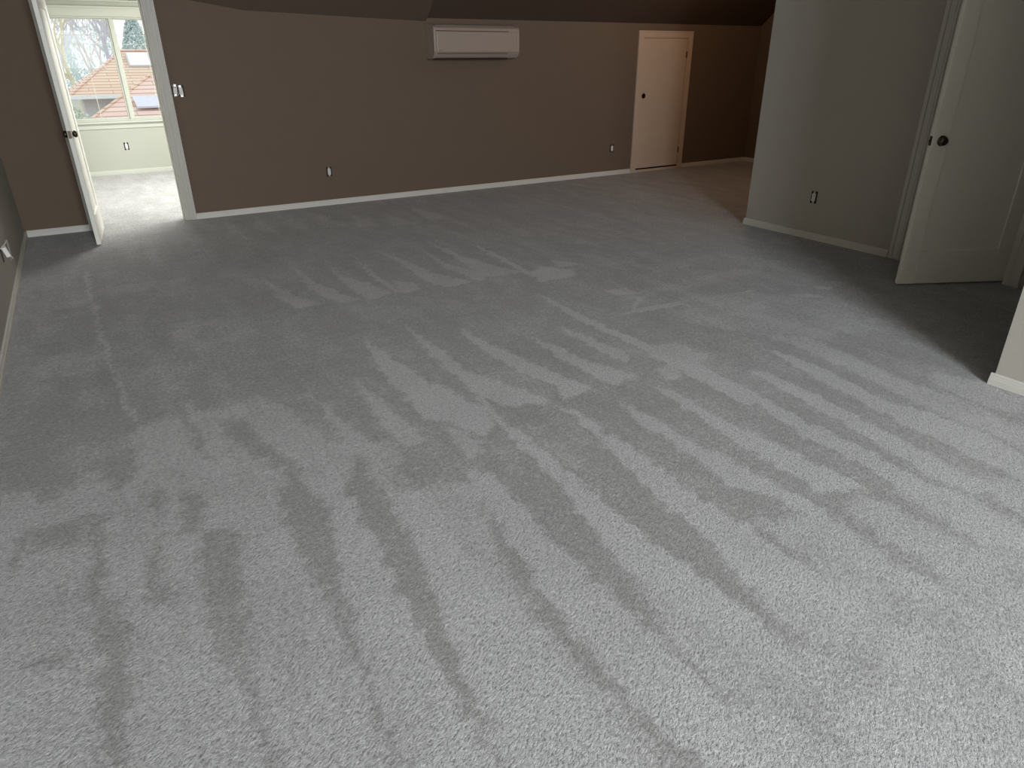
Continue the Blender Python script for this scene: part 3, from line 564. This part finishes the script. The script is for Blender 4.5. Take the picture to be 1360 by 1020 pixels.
def tree(x, y, top, trunk, m, label, seed, fork=.35, lean=0, r0=.28, depth=5):
    rng = random.Random(seed); bm = bmesh.new()
    def br(p, d, ln, r, k):
        n = 4; pts = [p]; q = p.copy(); dd = d.copy()
        for i in range(n):
            dd = (dd + Vector((rng.uniform(-.13, .13), rng.uniform(-.13, .13), rng.uniform(-.02, .08)))).normalized(); q = q + dd*ln/n; pts.append(q.copy())
        add_tube(bm, pts, r, r*.62, 5 if k < 3 else 3)
        if k >= depth: return
        for i in range(3 if k else 4):
            t = rng.uniform(.45, 1) if i else 1; b = pts[min(n, max(1, int(round(t*n))))]
            a = rng.uniform(0, 2*math.pi); sp = rng.uniform(.35, .8)
            nd = (dd + sp*Vector((math.cos(a), math.sin(a)*.6, rng.uniform(-.1, .35)))).normalized()
            br(b, nd, ln*rng.uniform(.6, .8), r*.58, k+1)
    hgt = top-GZ; br(Vector((x, y, GZ)), Vector((lean, 0, 1)).normalized(), hgt*fork, r0, 0)
    o = obj('bare_tree', bm, m); tag(o, label, 'tree', 'bare trees behind the orange roof'); return o
tree(1.05, 72, 7, 0, bark1, 'yellowish mossy bare tree left of the orange roof', 3, .50, .02, .22)
tree(2.8, 83, 8, 0, bark2, 'slim brownish bare tree rising behind the left slope of the orange roof', 11, .48, .03, .20)
tree(4.7, 94, 10, 0, bark3, 'violet grey bare tree just left of the window mullion', 5, .55, -.02, .27)
tree(8.1, 118, 12, 0, bark3, 'grey bare tree just right of the window mullion', 21, .60, 0, .24)
tree(-2.9, 116, 10, 0, bark2, 'grey bare tree seen at the left edge of the window beside the door', 31, .42, .05, .26)
tree(0.3, 127, 12, 0, bark3, 'faint bare tree far behind the mossy one', 41, .42, .0, .24)
def leaves(name, cx, cy, cz, rx, ry, rz_, n, s, m, seed, shape=0):
    rng = random.Random(seed); bm = bmesh.new()
    for i in range(n):
        a, b = rng.uniform(0, 2*math.pi), math.acos(rng.uniform(-1, 1)); rr = rng.uniform(.55, 1)**.5
        p = Vector((math.cos(a)*math.sin(b)*rx*rr, math.sin(a)*math.sin(b)*ry*rr, math.cos(b)*rz_*rr))
        if shape: k = 1-.8*(p.z+rz_)/(2*rz_); p.x *= k; p.y *= k
        p += Vector((cx, cy, cz)); u = Vector((rng.gauss(0, 1), rng.gauss(0, 1), rng.gauss(0, 1))).normalized(); v = u.orthogonal().normalized()
        w_ = u.cross(v); k = s*rng.uniform(.6, 1.3)
        q = [bm.verts.new(p+k*v), bm.verts.new(p+k*.6*w_), bm.verts.new(p-k*v), bm.verts.new(p-k*.6*w_)]; bm.faces.new(q)
    return bm
def leafy(name, label, cat, x, y, z0, top, rx, n, s, m, seed, shape=0, group=None):
    r = empty(name, (x, y, z0), label, cat, group)
    hh = top-z0; obj('foliage', leaves(name, 0, 0, hh*.55, rx, rx, hh*.47, n, s, m, seed, shape), m, r)
    bm = bmesh.new(); add_tube(bm, [(0, 0, 0), (0, 0, hh*.7)], .2 if hh > 4 else .06, .05); obj('trunk', bm, bark2, r)
leafy('evergreen_tree', 'bluish green evergreen tree right of the window mullion above the roof', 'tree', 8.2, 97, GZ, 7, 2.9, 5200, .16, ev_m, 4, 1, 'evergreens behind the roofs')
leafy('evergreen_tree', 'broad pale evergreen tree behind the bare trees left of the mullion', 'tree', 5.0, 140, GZ, 7, 4.2, 3000, .17, ev_m, 8, 0, 'evergreens behind the roofs')
leafy('evergreen_tree', 'pale evergreen tree lowest at the left edge of the window', 'tree', -.6, 148, GZ, 4.6, 4, 2600, .17, ev_m, 9, 0, 'evergreens behind the roofs')
leafy('shrub', 'grey green shrub at the bottom left of the window beside the pink roof', 'shrub', -.2, 33, GZ, -.05, 1.35, 6000, .07, sh_m, 12)
